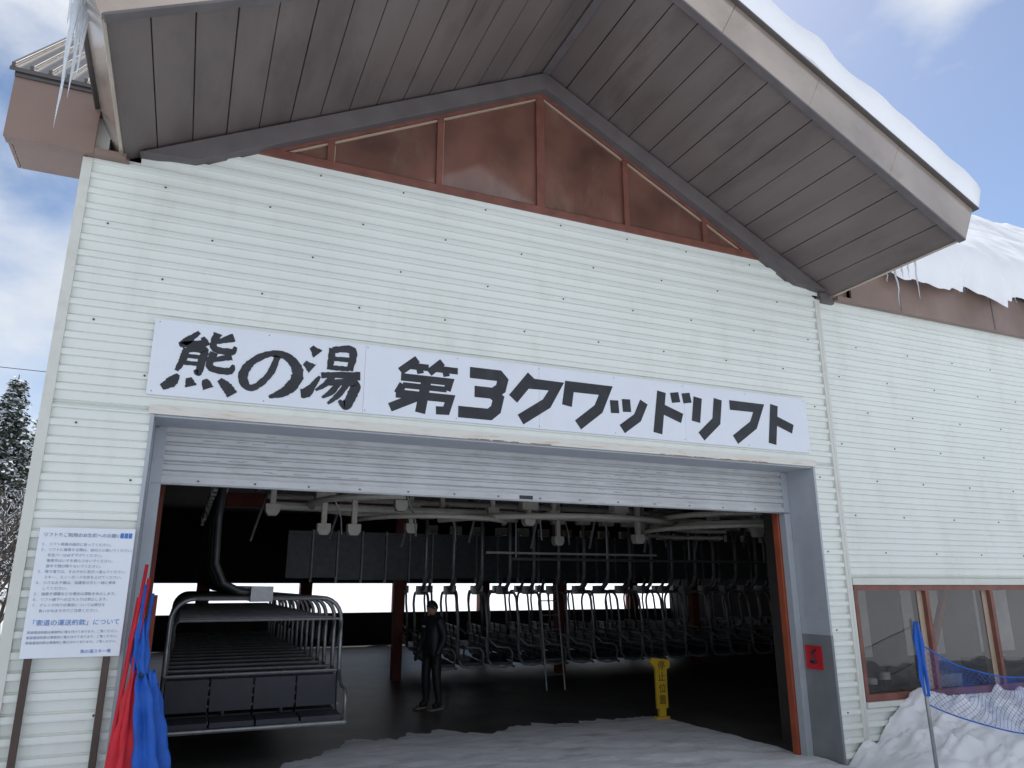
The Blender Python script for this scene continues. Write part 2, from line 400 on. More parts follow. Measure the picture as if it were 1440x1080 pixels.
# ---------------- main sign ----------------
SG=empty('station_name_sign')
mb=MB()
sx0,sx1,sb,st=-.45,7.09,3.595,4.29
w=(sx1-sx0)/4
for i in range(4): mb.box(sx0+i*w+.001,sx0+(i+1)*w-.001,-.06,-.035,sb,st,'sign')
for i in range(9):
    for z in (sb+.03,st-.03):
        x=sx0+.04+i*(sx1-sx0-.08)/8; mb.tube([(x,-.058,z),(x,-.063,z)],.006,'steel',8)
mb.build('panel',SG,bevel=.0015)
cnt=[0]
def stroke(mb,pts,ws,ox,oz,W,H,shear=0,k='ink',smooth=False):
    cnt[0]+=1; yy=-.0612-cnt[0]*.00006
    Q=[(ox+p[0]*W+shear*p[1]*H,oz+p[1]*H) for p in pts]
    if not isinstance(ws,(list,tuple)): ws=[ws]*len(Q)
    if smooth:
        R=[];RW=[]
        n=len(Q)
        for i in range(n-1):
            p0=Q[max(i-1,0)];p1=Q[i];p2=Q[i+1];p3=Q[min(i+2,n-1)]
            for j in range(8):
                t=j/8
                f=lambda a,b,c,d:.5*((2*b)+(-a+c)*t+(2*a-5*b+4*c-d)*t*t+(-a+3*b-3*c+d)*t**3)
                R.append((f(p0[0],p1[0],p2[0],p3[0]),f(p0[1],p1[1],p2[1],p3[1]))); RW.append((ws[i]*(1-t)+ws[i+1]*t)*(1+.12*random.uniform(-1,1)))
        R.append(Q[-1]);RW.append(ws[-1]); Q,ws=R,RW
    n=len(Q); Lp=[];Rp=[]
    for i in range(n):
        def nd(a,b):
            d=Vector((b[0]-a[0],b[1]-a[1])); d.normalize(); return d
        d1=nd(Q[i-1],Q[i]) if i>0 else nd(Q[0],Q[1]); d2=nd(Q[i],Q[i+1]) if i<n-1 else d1
        t=(d1+d2); 
        if t.length<.2: t=d2
        t.normalize(); nn=Vector((-t.y,t.x)); c=max(.55,abs(nn.dot(Vector((-d1.y,d1.x)))))
        h=ws[i]/2/c
        Lp.append((Q[i][0]+nn.x*h,Q[i][1]+nn.y*h)); Rp.append((Q[i][0]-nn.x*h,Q[i][1]-nn.y*h))
    vs=[(x,yy,z) for x,z in Lp]+[(x,yy,z) for x,z in Rp]
    mb.mesh(vs,[(i,i+1,n+i+1,n+i) for i in range(n-1)],k)
mb=MB()
H=.46; oz=3.685; sh=.16
cells=[('第',1.70,.60),('3',2.42,.43),('ク',2.97,.52),('ワ',3.58,.51),('ッ',4.19,.40),('ド',4.74,.50),('リ',5.28,.40),('フ',5.80,.47),('ト',6.40,.42)]
G={'3':[[(.08,.96),(.84,.96),(.96,.86),(.94,.66),(.78,.53),(.28,.53)],[(.72,.53),(.92,.42),(.90,.16),(.76,.03),(-.04,.03)]],
'ク':[[(.36,1.04),(.02,.45)],[(.24,.86),(.95,.86),(.78,.42),(.25,-.02)]],
'ワ':[[(.08,.42),(.08,.90),(.98,.90),(.85,.42),(.4,-.02)]],
'ッ':[[(.02,.68),(.1,.36)],[(.40,.74),(.48,.42)],[(1.0,.72),(.84,.3),(.38,-.02)]],
'ド':[[(.15,1.04),(.15,-.04)],[(.15,.62),(.78,.40)],[(.5,1.06),(.58,.8)],[(.82,1.08),(.90,.82)]],
'リ':[[(.12,1.0),(.12,.35)],[(.85,1.02),(.85,.42),(.35,-.02)]],
'フ':[[(.0,.90),(.95,.90),(.8,.42),(.25,-.02)]],
'ト':[[(.2,1.04),(.2,-.04)],[(.2,.64),(.95,.42)]]}
for ch,ox,W in cells:
    if ch=='第':
        A=[([(.3,1.12),(.05,.8)],.08),([(.2,.95),(.52,.95)],.07),([(.36,.92),(.4,.80)],.07),([(.74,1.12),(.54,.84)],.08),([(.64,.95),(1.04,.95)],.07),([(.82,.92),(.86,.80)],.07),
        ([(.08,.68),(.93,.68),(.91,.48)],.078),([(.14,.50),(.9,.50)],.06),([(.14,.52),(.08,.30)],.08),([(.05,.30),(.99,.30),(.96,.02),(.78,.01)],.085),([(.52,.75),(.52,-.08)],.105),([(.46,.3),(.0,-.02)],.09)]
        for p,w_ in A: stroke(mb,p,w_,ox,oz,W,H,sh)
    else:
        for p in G[ch]: stroke(mb,p,.110 if ch=='ッ' else .120,ox,oz,W,H,sh)
def br(pts,ws,ox,W,Hh=.54,z=3.665): stroke(mb,pts,[q*1.15 for q in ws],ox,z,W,Hh,.08,smooth=True)
ox=-.31;W=.55
for p,w_ in [([(.34,1.0),(.2,.84),(.14,.76),(.46,.82)],[.03,.06,.05,.06]),([(.4,.92),(.5,.78)],[.03,.06]),
 ([(.2,.70),(.18,.5),(.12,.30)],[.05,.055,.03]),([(.2,.68),(.46,.70),(.46,.5),(.45,.3),(.38,.34)],[.05,.06,.06,.05,.02]),([(.22,.57),(.44,.57)],[.035,.035]),([(.2,.45),(.43,.45)],[.035,.035]),
 ([(.88,.98),(.62,.86)],[.07,.03]),([(.62,1.02),(.6,.76),(.88,.72),(.93,.82)],[.06,.05,.06,.02]),([(.9,.64),(.62,.54)],[.06,.03]),([(.62,.68),(.6,.42),(.9,.38),(.95,.5)],[.06,.05,.06,.02]),
 ([(.16,.24),(.08,.1),(-.04,.0)],[.03,.09,.05]),([(.32,.2),(.38,.06)],[.04,.09]),([(.56,.2),(.64,.05)],[.04,.09]),([(.78,.22),(.92,.1),(1.02,-.02)],[.04,.08,.09])]: br(p,w_,ox,W)
ox=.29;W=.50
br([(.58,.80),(.5,.45),(.3,.18),(.14,.16),(.04,.36),(.14,.62),(.42,.82),(.72,.82),(.95,.62),(.98,.38),(.82,.14),(.55,.0)],[.05,.055,.05,.06,.075,.06,.05,.06,.09,.10,.08,.02],ox,W,.50)
ox=.86;W=.50
for p,w_ in [([(.02,.98),(.16,.86)],[.04,.10]),([(-.06,.68),(.1,.58)],[.04,.10]),([(-.04,.12),(.08,.16),(.26,.46)],[.08,.08,.02]),
 ([(.42,1.0),(.42,.6)],[.06,.05]),([(.42,.97),(.8,1.0),(.8,.62)],[.05,.07,.055]),([(.42,.81),(.78,.82)],[.04,.04]),([(.42,.64),(.78,.65)],[.04,.045]),
 ([(.28,.48),(.6,.52),(1.02,.54)],[.05,.05,.075]),([(.5,.5),(.4,.34),(.22,.2)],[.06,.05,.02]),([(.44,.36),(.92,.40),(.92,.2),(.82,-.02),(.68,.06)],[.05,.07,.09,.08,.02]),
 ([(.62,.36),(.52,.2),(.36,.08)],[.05,.05,.02]),([(.78,.36),(.66,.16),(.48,-.02)],[.05,.05,.02])]: br(p,w_,ox,W)
mb.build('lettering',SG)
# ---------------- notice board ----------------
NB=empty('notice_board')
mb=MB()
mb.box(-1.06,-.385,-.10,-.085,1.46,2.44,'sign')
for x in (-1.03,-.50): mb.box(x,x+.05,-.083,-.045,0,2.38,'brown')
mb.build('board',NB,bevel=.003)
RX=(math.pi/2,0,0)
text('リフトをご利用のお客様へのお願い',.034,'gtext',(-1.03,-.1025,2.37),RX,NB,'heading',.0006,off=.0006)
mb=MB()
for i in range(3): mb.box(-.49+i*.03,-.465+i*.03,-.1030,-.1005,2.365,2.405,'btext')
mb.build('emblem',NB)
lines=['１．リフト係員の指示に従ってください。','２．リフトに乗車する際は、前の人に続いてください。','　　安全バーは必ず下げてください。','　　乗車中はいすを揺らさないでください。','　　途中で飛び降りないでください。','３．降り場では、すみやかに前方へ進んでください。','　　スキー、スノーボードの先を上げてください。','４．小さなお子様は、保護者の方と一緒に乗車','　　してください。','５．強風や濃霧などの場合は運転を休止します。','６．リフト線下への立ち入りは禁止します。','７．ゲレンデ内での事故については責任を','　　負いかねますのでご注意ください。']
for i,l in enumerate(lines): text(l,.0265,'gtext',(-1.035,-.1025,2.30-i*.042),RX,NB,'body_text',.0005)
text('「索道の運送約款」について',.048,'btext',(-1.035,-.1025,1.70),RX,NB,'subheading',.0006)
for i in range(3): text('索道運送約款は事務所に備え付けてあります。ご覧ください。',.0225,'gtext',(-1.035,-.1025,1.64-i*.038),RX,NB,'body_text',.0005)
text('熊の湯スキー場',.03,'btext',(-.66,-.1025,1.49),RX,NB,'footer',.0005)
# ---------------- flags bundle ----------------
FL=empty('folded_course_flags')
mb=MB()
for (a,b,c) in [((-.40,-.42,0),(-.27,-.06,2.16),'red'),((-.34,-.46,0),(-.24,-.07,2.05),'red'),((-.28,-.44,0),(-.26,-.09,2.0),'blue'),((-.25,-.48,0),(-.20,-.07,1.93),'blue'),((-.40,-.40,0),(-.30,-.07,1.9),'red')]:
    mb.tube([a,b],.014,c,8)
def cloth(ctr,k,seed,nf=6):
    V=[];F=[];n=40
    m=len(ctr)*7
    for i in range(m+1):
        t=i/m*(len(ctr)-1); j=min(int(t),len(ctr)-2); f=t-j
        x=ctr[j][0]*(1-f)+ctr[j+1][0]*f; y=ctr[j][1]*(1-f)+ctr[j+1][1]*f; z=ctr[j][2]*(1-f)+ctr[j+1][2]*f; r=ctr[j][3]*(1-f)+ctr[j+1][3]*f
        for q in range(n):
            a=2*math.pi*q/n
            rr=r*(1+.34*math.sin(nf*a+seed+z*1.5+1.5*noise.noise(Vector((0,seed,z*3))))+.45*noise.noise(Vector((math.cos(a)*2,math.sin(a)*2,z*6+seed))))
            V.append((x+rr*math.cos(a),y+rr*.8*math.sin(a),z+.03*math.sin(5*a+seed)))
    for i in range(m):
        for q in range(n): F.append((i*n+q,i*n+(q+1)%n,(i+1)*n+(q+1)%n,(i+1)*n+q))
    F.append(tuple(range(n))); F.append(tuple(m*n+q for q in range(n)))
    mb.mesh(V,F,k)
cloth([(-.25,-.10,1.72,.02),(-.24,-.14,1.58,.05),(-.23,-.18,1.45,.055),(-.20,-.2,1.32,.032),(-.17,-.25,1.2,.08),(-.12,-.3,.95,.10),(-.08,-.34,.7,.115),(-.04,-.38,.35,.12),(-.03,-.4,.1,.09)],'blue',1)
cloth([(-.26,-.2,1.34,.02),(-.26,-.26,1.15,.045),(-.26,-.33,.95,.06),(-.27,-.38,.7,.07),(-.27,-.42,.4,.08),(-.27,-.42,.1,.06)],'red',2.5,5)
cloth([(-.14,-.2,1.33,.025),(-.10,-.22,1.15,.05),(-.05,-.25,.9,.06),(-.01,-.28,.5,.07)],'blue',4,5)
mb.tube([(-.245,-.2,1.33),(-.2,-.245,1.32),(-.14,-.2,1.31)],.012,'ink',6)
mb.build('flags',FL,smooth=True)
# ---------------- chairs ----------------
def arc(c,r,a0,a1,n=6,y=0):
    return [(c[0]+r*math.cos(a0+(a1-a0)*i/n),y,c[1]+r*math.sin(a0+(a1-a0)*i/n)) for i in range(n+1)]
def chair_mesh(st='steel',full=True):
    mb=MB(); hp=math.pi/2; W=1.0; r=.26
    fr=[(-W,-.02,.55),(-W,0,1.3)]+arc((-W+r,1.58),r,math.pi,hp,6,y=.03)+arc((W-r,1.58),r,hp,0,6,y=.03)+[(W,0,1.3),(W,-.02,.55)]
    mb.tube(fr,.027,st,8)
    for x in (-W,-.33,.33,W):
        k=st if abs(x)>.9 else 'steeld'
        mb.tube([(x,.02,1.0),(x,-.02,.6),(x,-.10,.47),(x,-.3,.44),(x,-.48,.47),(x,-.55,.45)],.024,k,7)
    mb.tube([(-W,-.55,.45),(W,-.55,.45)],.024,st,8); mb.tube([(-W,.0,.97),(W,.0,.97)],.02,st,8)
    for x in (-W,W): mb.tube([(x,.02,1.0),(x,-.2,.82),(x,-.45,.8),(x,-.52,.7),(x,-.5,.47)],.02,st,7)
    if full: mb.tube([(-.95,0,1.25),(-.95,-.3,1.55),(-.9,-.36,1.6),(.9,-.36,1.6),(.95,-.3,1.55),(.95,0,1.25)],.016,st,7)
    for i in range(4):
        x0=-.98+i*.49
        mb.box(x0+.01,x0+.475,-.52,-.08,.475,.53,'navy'); mb.box(x0+.01,x0+.475,-.055,-.005,.58,.93,'navy')
    for z in (.62,.72,.82): mb.box(-W,W,.0,.012,z,z+.02,'steelm')
    mb.box(-.13,.13,-.08,.12,1.80,1.98,st)
    mb.tube([(0,.03,1.9),(-.25,.03,1.92),(-.45,.03,2.02),(-.56,.03,2.25),(-.58,.03,2.8),(-.55,.03,3.3)],.042,'steeld' if full else st,8)
    mb.box(-.65,-.45,-.12,.18,3.3,3.5,'cream')
    o=mb.build('chairlift_chair')
    for p in o.data.polygons: p.use_smooth=len(p.vertices)==4 and p.area<.02
    return o
ch0=chair_mesh(); ch0.location=(.93,2.95,0)
ch1=chair_mesh('steelm',False); ch1.location=(4.6,8.3,0); ch1.rotation_euler=(0,0,math.radians(82))
def chair(x,y,rz,src):
    o=bpy.data.objects.new('chairlift_chair',src.data); S.collection.objects.link(o); o.location=(x,y,0); o.rotation_euler=(0,0,rz); return o
for i in range(1,16): chair(.93+random.uniform(-.015,.015),2.95+.56*i,random.uniform(-.015,.015),ch0)
for i in range(1,20): chair(4.6+.62*i,8.3+random.uniform(-.08,.08)+.03*i,math.radians(82+random.uniform(-4,4)),ch1)
for i in range(20): chair(5.4+.65*i,12.5,math.radians(80+random.uniform(-4,4)),ch1)
# ---------------- storage rail machinery ----------------
SR=empty('chair_storage_rail')
mb=MB()
mb.tube([(.4,1.5,3.62),(.4,12,3.62)],.06,'cream',8)
for y,z,r in ((4.6,3.42,.05),(5.2,3.2,.07),(6.2,3.45,.05)):
    mb.tube([(1.2,y,z),(9,y,z),(14,y,z)],r,'cream',8)
def crail(cx,cy,r,z,a0,a1,rr=.05):
    mb.tube([(cx+r*math.cos(a0+(a1-a0)*i/20),cy+r*math.sin(a0+(a1-a0)*i/20),z) for i in range(21)],rr,'cream',8)
crail(9.5,4.3,1.5,3.18,math.radians(60),math.radians(270)); crail(9.5,4.3,1.25,3.05,math.radians(60),math.radians(270),.04)
crail(9.5,4.3,1.75,2.95,math.radians(60),math.radians(270),.04)
crail(3.3,4.6,1.6,3.2,math.radians(90),math.radians(250)); crail(6.5,6.5,2.6,3.1,math.radians(200),math.radians(330)); crail(3.9,5.6,1.3,3.05,math.radians(180),math.radians(350),.04)
mb.tube([(9.5,2.8,3.18),(16,2.8,3.18)],.05,'cream',8)
for i in range(22):
    x=1.2+i*.6+random.uniform(-.15,.15); y=4.4+random.uniform(-.1,1.8); h=random.choice([.25,.4,.5,.65])
    mb.box(x-.04,x+.04,y-.04,y+.04,3.55-h,4.2,'cream')
    mb.prismY([(x-.10,3.5-h-.06),(x-.06,3.5-h-.12),(x+.06,3.5-h-.12),(x+.10,3.5-h-.06),(x+.10,3.5-h+.05),(x-.10,3.5-h+.05)],y-.08,y+.08,'cream')
    if i%3==1: mb.box(x-.15,x+.15,y-.1,y+.1,3.25,3.42,'cream')
    if i%2: mb.tube([(x+.1,y,3.4),(x+.28,y+.1,3.0),(x+.3,y+.1,2.75)],.016,'steel',6)
for i in range(9):
    x=1.0+i*1.3; mb.box(x,x+.07,4.5,6.4,3.52,3.6,'steelm')
    mb.tube([(x,6.4,2.6+.2*random.random()),(x+.3,6.4,3.9)],.025,'steel',6)
mb.box(.6,16,7.2,7.45,3.35,3.6,'darkred'); mb.box(.6,16,3.9,4.1,3.55,3.85,'orange')
mb.tube([(6.0,6.9,2.5),(12.5,6.9,2.5)],.03,'steel',7); mb.tube([(5.5,7.0,2.62),(9.5,7.0,2.62)],.025,'cream',7)
for x in (6.1,8.2,10.3,12.4): mb.tube([(x,6.9,2.5),(x,6.9,3.5)],.02,'steel',6)
mb.build('rails',SR,bevel=.004)
mb=MB()
x=2.0
while x<17:
    mb.box(x,x+.5,9.6,9.64,2.12+random.uniform(-.05,.05),3.05,'steeld'); mb.box(x+.5,x+.53,9.54,9.64,2.05,3.15,'steelm'); x+=.535
mb.box(2,17,9.55,9.66,3.05,3.12,'steeld')
for x in (4.4,8.4,12.4,16): mb.box(x,x+.2,9.7,9.9,0,4.4,'darkred')
mb.build('hanging_panels',SR)
mb=MB()
for x in (6.8,7.2): mb.tube([(x,7.0,0),(x+.05,7.4,2.0)],.018,'steelm',6)
for i in range(1,7): mb.tube([(6.8+.007*i,7.0+.06*i,.28*i),(7.2+.007*i,7.0+.06*i,.28*i)],.013,'steelm',6)
L_=empty('step_ladder'); mb.build('ladder_frame',L_)
# ---------------- stop position sign ----------------
YS=empty('stop_position_sign')
mb=MB()
mb.box(6.90,7.14,3.36,3.46,.0,.05,'yellow'); mb.box(6.97,7.09,3.38,3.44,.05,.16,'yellow')
mb.prismY([(6.93,.16),(7.13,.16),(7.13,.72),(7.19,.75),(7.19,.86),(6.87,.90),(6.83,.84),(6.93,.74)],3.38,3.43,'yellow')
mb.tube([(6.9,3.42,.86),(6.9,3.42,1.2)],.008,'ink',6)
mb.build('post',YS,bevel=.006)
for i,c in enumerate('停止位置'): text(c,.14,'ink',(7.03,3.376,.73-i*.165),RX,YS,'character',.001,align='CENTER')
# ---------------- person ----------------
def person(loc,rz):
    E=empty('person',loc); E.rotation_euler=(0,0,rz)
    def skin(name,V,Ed,R,root,matl,sub=2):
        me=bpy.data.meshes.new(name); me.from_pydata(V,Ed,[]); o=bpy.data.objects.new(name,me); S.collection.objects.link(o); o.parent=E
        md=o.modifiers.new('skin','SKIN'); 
        for i,r in enumerate(R):
            sv=me.skin_vertices[0].data[i]; sv.radius=r if isinstance(r,tuple) else (r,r); sv.use_root=(i==root)
        md.use_smooth_shade=True
        sb=o.modifiers.new('sub','SUBSURF'); sb.levels=sub; sb.render_levels=sub
        me.materials.append(matl); return o
    V=[(0,0,.95),(0,.0,1.12),(0,.01,1.30),(0,.01,1.43),(0,-.005,1.50),
       (-.19,.01,1.40),(-.25,.04,1.13),(-.23,-.10,.93),
       (.19,.01,1.40),(.26,.05,1.13),(.22,-.06,.90),
       (-.10,0,.88),(-.12,-.02,.50),(-.13,.02,.10),(-.14,-.12,.045),
       (.10,0,.88),(.13,.0,.50),(.15,.05,.10),(.17,-.09,.045),(-.23,-.13,.88),(.22,-.09,.85)]
    Ed=[(0,1),(1,2),(2,3),(3,4),(3,5),(5,6),(6,7),(3,8),(8,9),(9,10),(0,11),(11,12),(12,13),(13,14),(0,15),(15,16),(16,17),(17,18),(7,19),(10,20)]
    R=[(.17,.13),(.165,.12),(.19,.135),(.13,.11),(.065,.065),.085,.062,.05,.085,.062,.05,.105,.078,.062,.05,.105,.078,.062,.05,.042,.042]
    jm=bpy.data.materials.new('ski_clothing'); jm.use_nodes=True; nt=jm.node_tree; N=nt.nodes; b=N['Principled BSDF']; b.inputs['Roughness'].default_value=.6
    tc=N.new('ShaderNodeTexCoord'); sp=N.new('ShaderNodeSeparateXYZ'); nt.links.new(tc.outputs['Object'],sp.inputs[0])
    cr=N.new('ShaderNodeValToRGB'); cr.color_ramp.interpolation='CONSTANT'; e=cr.color_ramp.elements
    e[0].position=0; e[0].color=(.012,.012,.014,1); e[1].position=.06; e[1].color=(.012,.012,.015,1)
    x=e.new(.43); x.color=(.017,.018,.024,1); x=e.new(.72); x.color=(.024,.026,.036,1)
    dv=N.new('ShaderNodeMath'); dv.operation='DIVIDE'; dv.inputs[1].default_value=2; nt.links.new(sp.outputs['Z'],dv.inputs[0]); nt.links.new(dv.outputs[0],cr.inputs[0]); nt.links.new(cr.outputs[0],b.inputs['Base Color'])
    skin('body',V,Ed,R,0,jm)
    import bmesh
    bm=bmesh.new(); bmesh.ops.create_uvsphere(bm,u_segments=28,v_segments=20,radius=1)
    for v in bm.verts:
        x,y,z=v.co; 
        w=.078*(1-.18*max(0,-z)); 
        yy=y*.098; 
        if y<0 and z<0: yy*=1-.12*(-z)
        v.co=Vector((x*w,yy,z*.12))
        if y<-.85 and abs(x)<.25 and -.35<z<.1: v.co.y-=.018*(1-abs(x)/.25)
        if y<-.8 and .02<z<.2 and .2<abs(x)<.5: v.co.y+=.006
        if y<-.7 and -.62<z<-.45 and abs(x)<.35: v.co.y-=.004
    me=bpy.data.meshes.new('head'); bm.to_mesh(me); bm.free()
    for p in me.polygons: p.use_smooth=True
    o=bpy.data.objects.new('head',me); S.collection.objects.link(o); o.parent=E; o.location=(0,-.02,1.61); me.materials.append(M['skin']); o.rotation_euler=(math.radians(14),0,math.radians(-10))
    h=MB(); V2=[];F2=[]
    n=24;mm=10
    for i in range(mm+1):
        ph=math.pi/2*(i/mm)*1.15
        for j in range(n):
            a=2*math.pi*j/n; front=max(0,-math.sin(a)); p2=ph*(1-.32*front)
            V2.append((.086*math.sin(p2)*math.cos(a),.108*math.sin(p2)*math.sin(a)+.004,.13*math.cos(p2)+.003))
    for i in range(mm):
        for j in range(n): F2.append((i*n+j,i*n+(j+1)%n,(i+1)*n+(j+1)%n,(i+1)*n+j))
    h.mesh(V2,F2,'hair')
    hh=h.build('cap',E,smooth=True,loc=(0,-.02,1.61)); hh.rotation_euler=o.rotation_euler
    f=MB()
    for s in (-1,1):
        f.tube([(s*.076,.0,.02),(s*.09,.01,0),(s*.078,.0,-.03)],[.012,.016,.008],'skin',6)
        f.tube([(s*.03,-.088,.015),(s*.03,-.092,.015)],.009,'hair',8)
    f.tube([(-.022,-.094,-.062),(.022,-.094,-.062)],.005,'redp',6)
    ff=f.build('ears_eyes_mouth',E,loc=(0,-.02,1.61)); ff.rotation_euler=o.rotation_euler
    for s,(hx,hy,hz) in ((-1,(-.23,-.15,.85)),(1,(.22,-.11,.82))):
        V=[(hx,hy+.02,hz+.03),(hx,hy,hz)];Ed=[(0,1)];R=[.03,.034]
        for q in range(4):
            ox=(q-1.5)*.019; L0=[.036,.042,.04,.03][q]; b0=len(V)
            V+=[(hx+ox,hy-.01,hz-.035),(hx+ox,hy-.02,hz-.035-L0),(hx+ox,hy-.01+.008,hz-.035-L0*1.8)]; Ed+=[(1,b0),(b0,b0+1),(b0+1,b0+2)]; R+=[.010,.009,.007]
        b0=len(V); V+=[(hx-s*.03,hy-.025,hz-.01),(hx-s*.036,hy-.04,hz-.045)]; Ed+=[(1,b0),(b0,b0+1)]; R+=[.012,.009]
        skin('hand',V,Ed,R,0,M['hair'],1)
    c=MB()
    c.box(-.09,-.02,-.150,-.146,1.30,1.33,'white')
    for s,fx,fy in ((-1,-.14,-.05),(1,.17,-.02)): 
        c.prismX([(fy-.17,.0),(fy+.12,.0),(fy+.12,.03),(fy-.17,.025)],fx-.055,fx+.055,'room'); 
    c.build('soles_and_logo',E,bevel=.01)
    return E
person((4.05,5.8,0.0),math.radians(-65))
# ---------------- safety net fence ----------------
NF=empty('safety_net_fence')
mb=MB()
mb.tube([(6.78,-1.5,.1),(6.76,-1.5,1.55)],.018,'steel',10); mb.tube([(10.2,-1.3,.1),(10.2,-1.3,1.5)],.018,'steel',10)
mb.build('poles',NF,smooth=True)
mb=MB()
cl=[(6.76,-1.5,1.62,.03),(6.76,-1.5,1.5,.042),(6.765,-1.5,1.3,.038),(6.77,-1.5,1.12,.045),(6.78,-1.5,.98,.03)]
cloth(cl,'blue',6,4)
def netp(u,v):
    x=6.78+u*3.42; sag=4*u*(1-u)
    zt_=1.42-.38*sag; zb=.88-.36*sag
    return (x,-1.5+.2*u-.25*sag*(1-v)+.03*math.sin(u*23+v*4),zb+(zt_-zb)*v)
nu,nv=110,20
for i in range(-nv,nu+1,2):
    for sgn in (1,-1):
        pts=[]
        for j in range(nv+1):
            ii=i+j if sgn==1 else i+nv-j
            if 0<=ii<=nu: pts.append(netp(ii/nu,j/nv))
        if len(pts)>1: mb.tube(pts,.0019,'blue',3,False)
for v in (0,1): mb.tube([netp(i/40,v) for i in range(41)],.007,'blue',5)
mb.build('net',NF)
# ---------------- ground ----------------
def hgt(x,y):
    h=.0
    if y>22: h+=min(40,(y-22)*.13+ max(0,y-60)*.03)
    if x<-8: h+=min(20,(-x-8)*.08)
    h+=.25*noise.noise(Vector((x*.15,y*.15,0)))*min(1,max(0,(abs(y-8)-15)/6) if y>0 else max(0,(-y-10)/8))
    return h
V=[];F=[]
def axis(lo,hi):
    r=[]; x=0
    st=1.5
    while x<hi: r.append(x); x+=st; st*=1.06 if x>30 else 1
    r.append(hi)
    q=[]; x=-1.5; st=1.5
    while x>lo: q.append(x); x-=st; st*=1.06 if x<-30 else 1
    q.append(lo)
    return sorted(q)+r
ax=axis(-500,500); ay=axis(-500,600)
for x in ax:
    for y in ay:
        V.append((x,y,-.06+hgt(x,y)))
W=len(ay)
for i in range(len(ax)-1):
    for j in range(W-1): F.append((i*W+j,(i+1)*W+j,(i+1)*W+j+1,i*W+j+1))
mb=MB(); mb.mesh(V,F,'snowg'); mb.build('ground',smooth=True)
V=[];F=[]
def edge(x):
    base=1.6+2.1*min(1,max(0,(x-.6)/1.6)) if x>.6 else 1.6-.9*(.6-x)
    return base+.45*noise.noise(Vector((x*1.3,0,5)))+.25*noise.noise(Vector((x*4,0,8)))+.12*noise.noise(Vector((x*11,0,8)))
nx,ny=240,90
for i in range(nx+1):
    x=DX0+.02+(DX1-DX0-.04)*i/nx
    e=edge(x)
    for j in range(ny+1):
        t=j/ny; y=-2.5+(e+2.5)*t
        tr=max(0,math.sin((x*.55+y*1.0)*7+2*noise.noise(Vector((x*.6,y*.6,3)))))**3
        V.append((x,y,.004+.045*(1-t)**.5*(1+.6*noise.noise(Vector((x*2,y*2,0)))+.5*abs(noise.noise(Vector((x*8,y*8,0))))-.35*tr)))
for i in range(nx):
    for j in range(ny): F.append((i*(ny+1)+j,(i+1)*(ny+1)+j,(i+1)*(ny+1)+j+1,i*(ny+1)+j+1))
mb=MB(); mb.mesh(V,F,'snowfl'); mb.build('doorway_snow',smooth=True)
# snow pile right
V=[];F=[]
nx,ny=260,130
for i in range(nx+1):
    x=6.3+(16-6.3)*i/nx
    for j in range(ny+1):
        y=-.045-4.5*j/ny
        r=min(1,max(0,(x-6.9)/1.6)); r=r*r*(3-2*r)
        f=min(1,max(0,(4.5+y)/2.0)); f=f*f*(3-2*f)
        h=.66*r*f
        am=min(1,r*3+.15)*f
        h+=(.13*noise.noise(Vector((x*1.4,y*1.4,2)))+.10*noise.noise(Vector((x*4,y*4,1)))+.10*abs(noise.noise(Vector((x*7,y*7,1))))+.06*abs(noise.noise(Vector((x*16,y*16,4)))))*am
        h+=.28*math.exp(-((x-7.2)**2+(y+1.2)**2)/.5)*f
        V.append((x,y,-.05+max(0,h)))
for i in range(nx):
    for j in range(ny): F.append((i*(ny+1)+j,(i+1)*(ny+1)+j,(i+1)*(ny+1)+j+1,i*(ny+1)+j+1))
mb=MB(); mb.mesh(V,F,'snow'); mb.build('snow_pile',smooth=True)
# ---------------- trees ----------------
def conifer(x,y,h,r,n,seed):
    random.seed(seed); mb=MB(); z0=hgt(x,y)-.1
    mb.tube([(0,0,0),(0,0,h*.5),(0,0,h)],[.16,.10,.02],'bark',7)
    nb=int(n)
    for i in range(nb):
        t=random.random()**.8; zc=h*(.08+.9*t); R=r*(1-t)**.75*random.uniform(.55,1.1)+.15
        a=random.uniform(0,2*math.pi); 
        L=max(3,int(R/.13))
        mb.tube([(0,0,zc),(R*math.cos(a)*.6,R*math.sin(a)*.6,zc-.05*R),(R*math.cos(a),R*math.sin(a),zc-.3*R)],[.02,.014,.004],'bark',3,False)
        for q in range(L*4):
            f=random.uniform(.2,1.05); px=R*f*math.cos(a)+random.gauss(0,.10); py=R*f*math.sin(a)+random.gauss(0,.10); pz=zc-.3*R*f*f+random.gauss(0,.05)
            s=random.uniform(.07,.19); b=random.uniform(0,6.28); k='tsnow' if random.random()<.34 else 'needle'
            dz=.05 if k=='tsnow' else random.uniform(-.12,.0)
            mb.face([(px,py,pz+dz),(px+s*math.cos(b),py+s*math.sin(b),pz+dz-.03),(px+s*.9*math.cos(b+.7)*1.3,py+s*1.3*math.sin(b+.7),pz+dz-.1),(px+s*.5*math.cos(b+1.5),py+s*.5*math.sin(b+1.5),pz+dz-.06)],k)
    return mb.build('conifer_tree',loc=(x,y,z0))
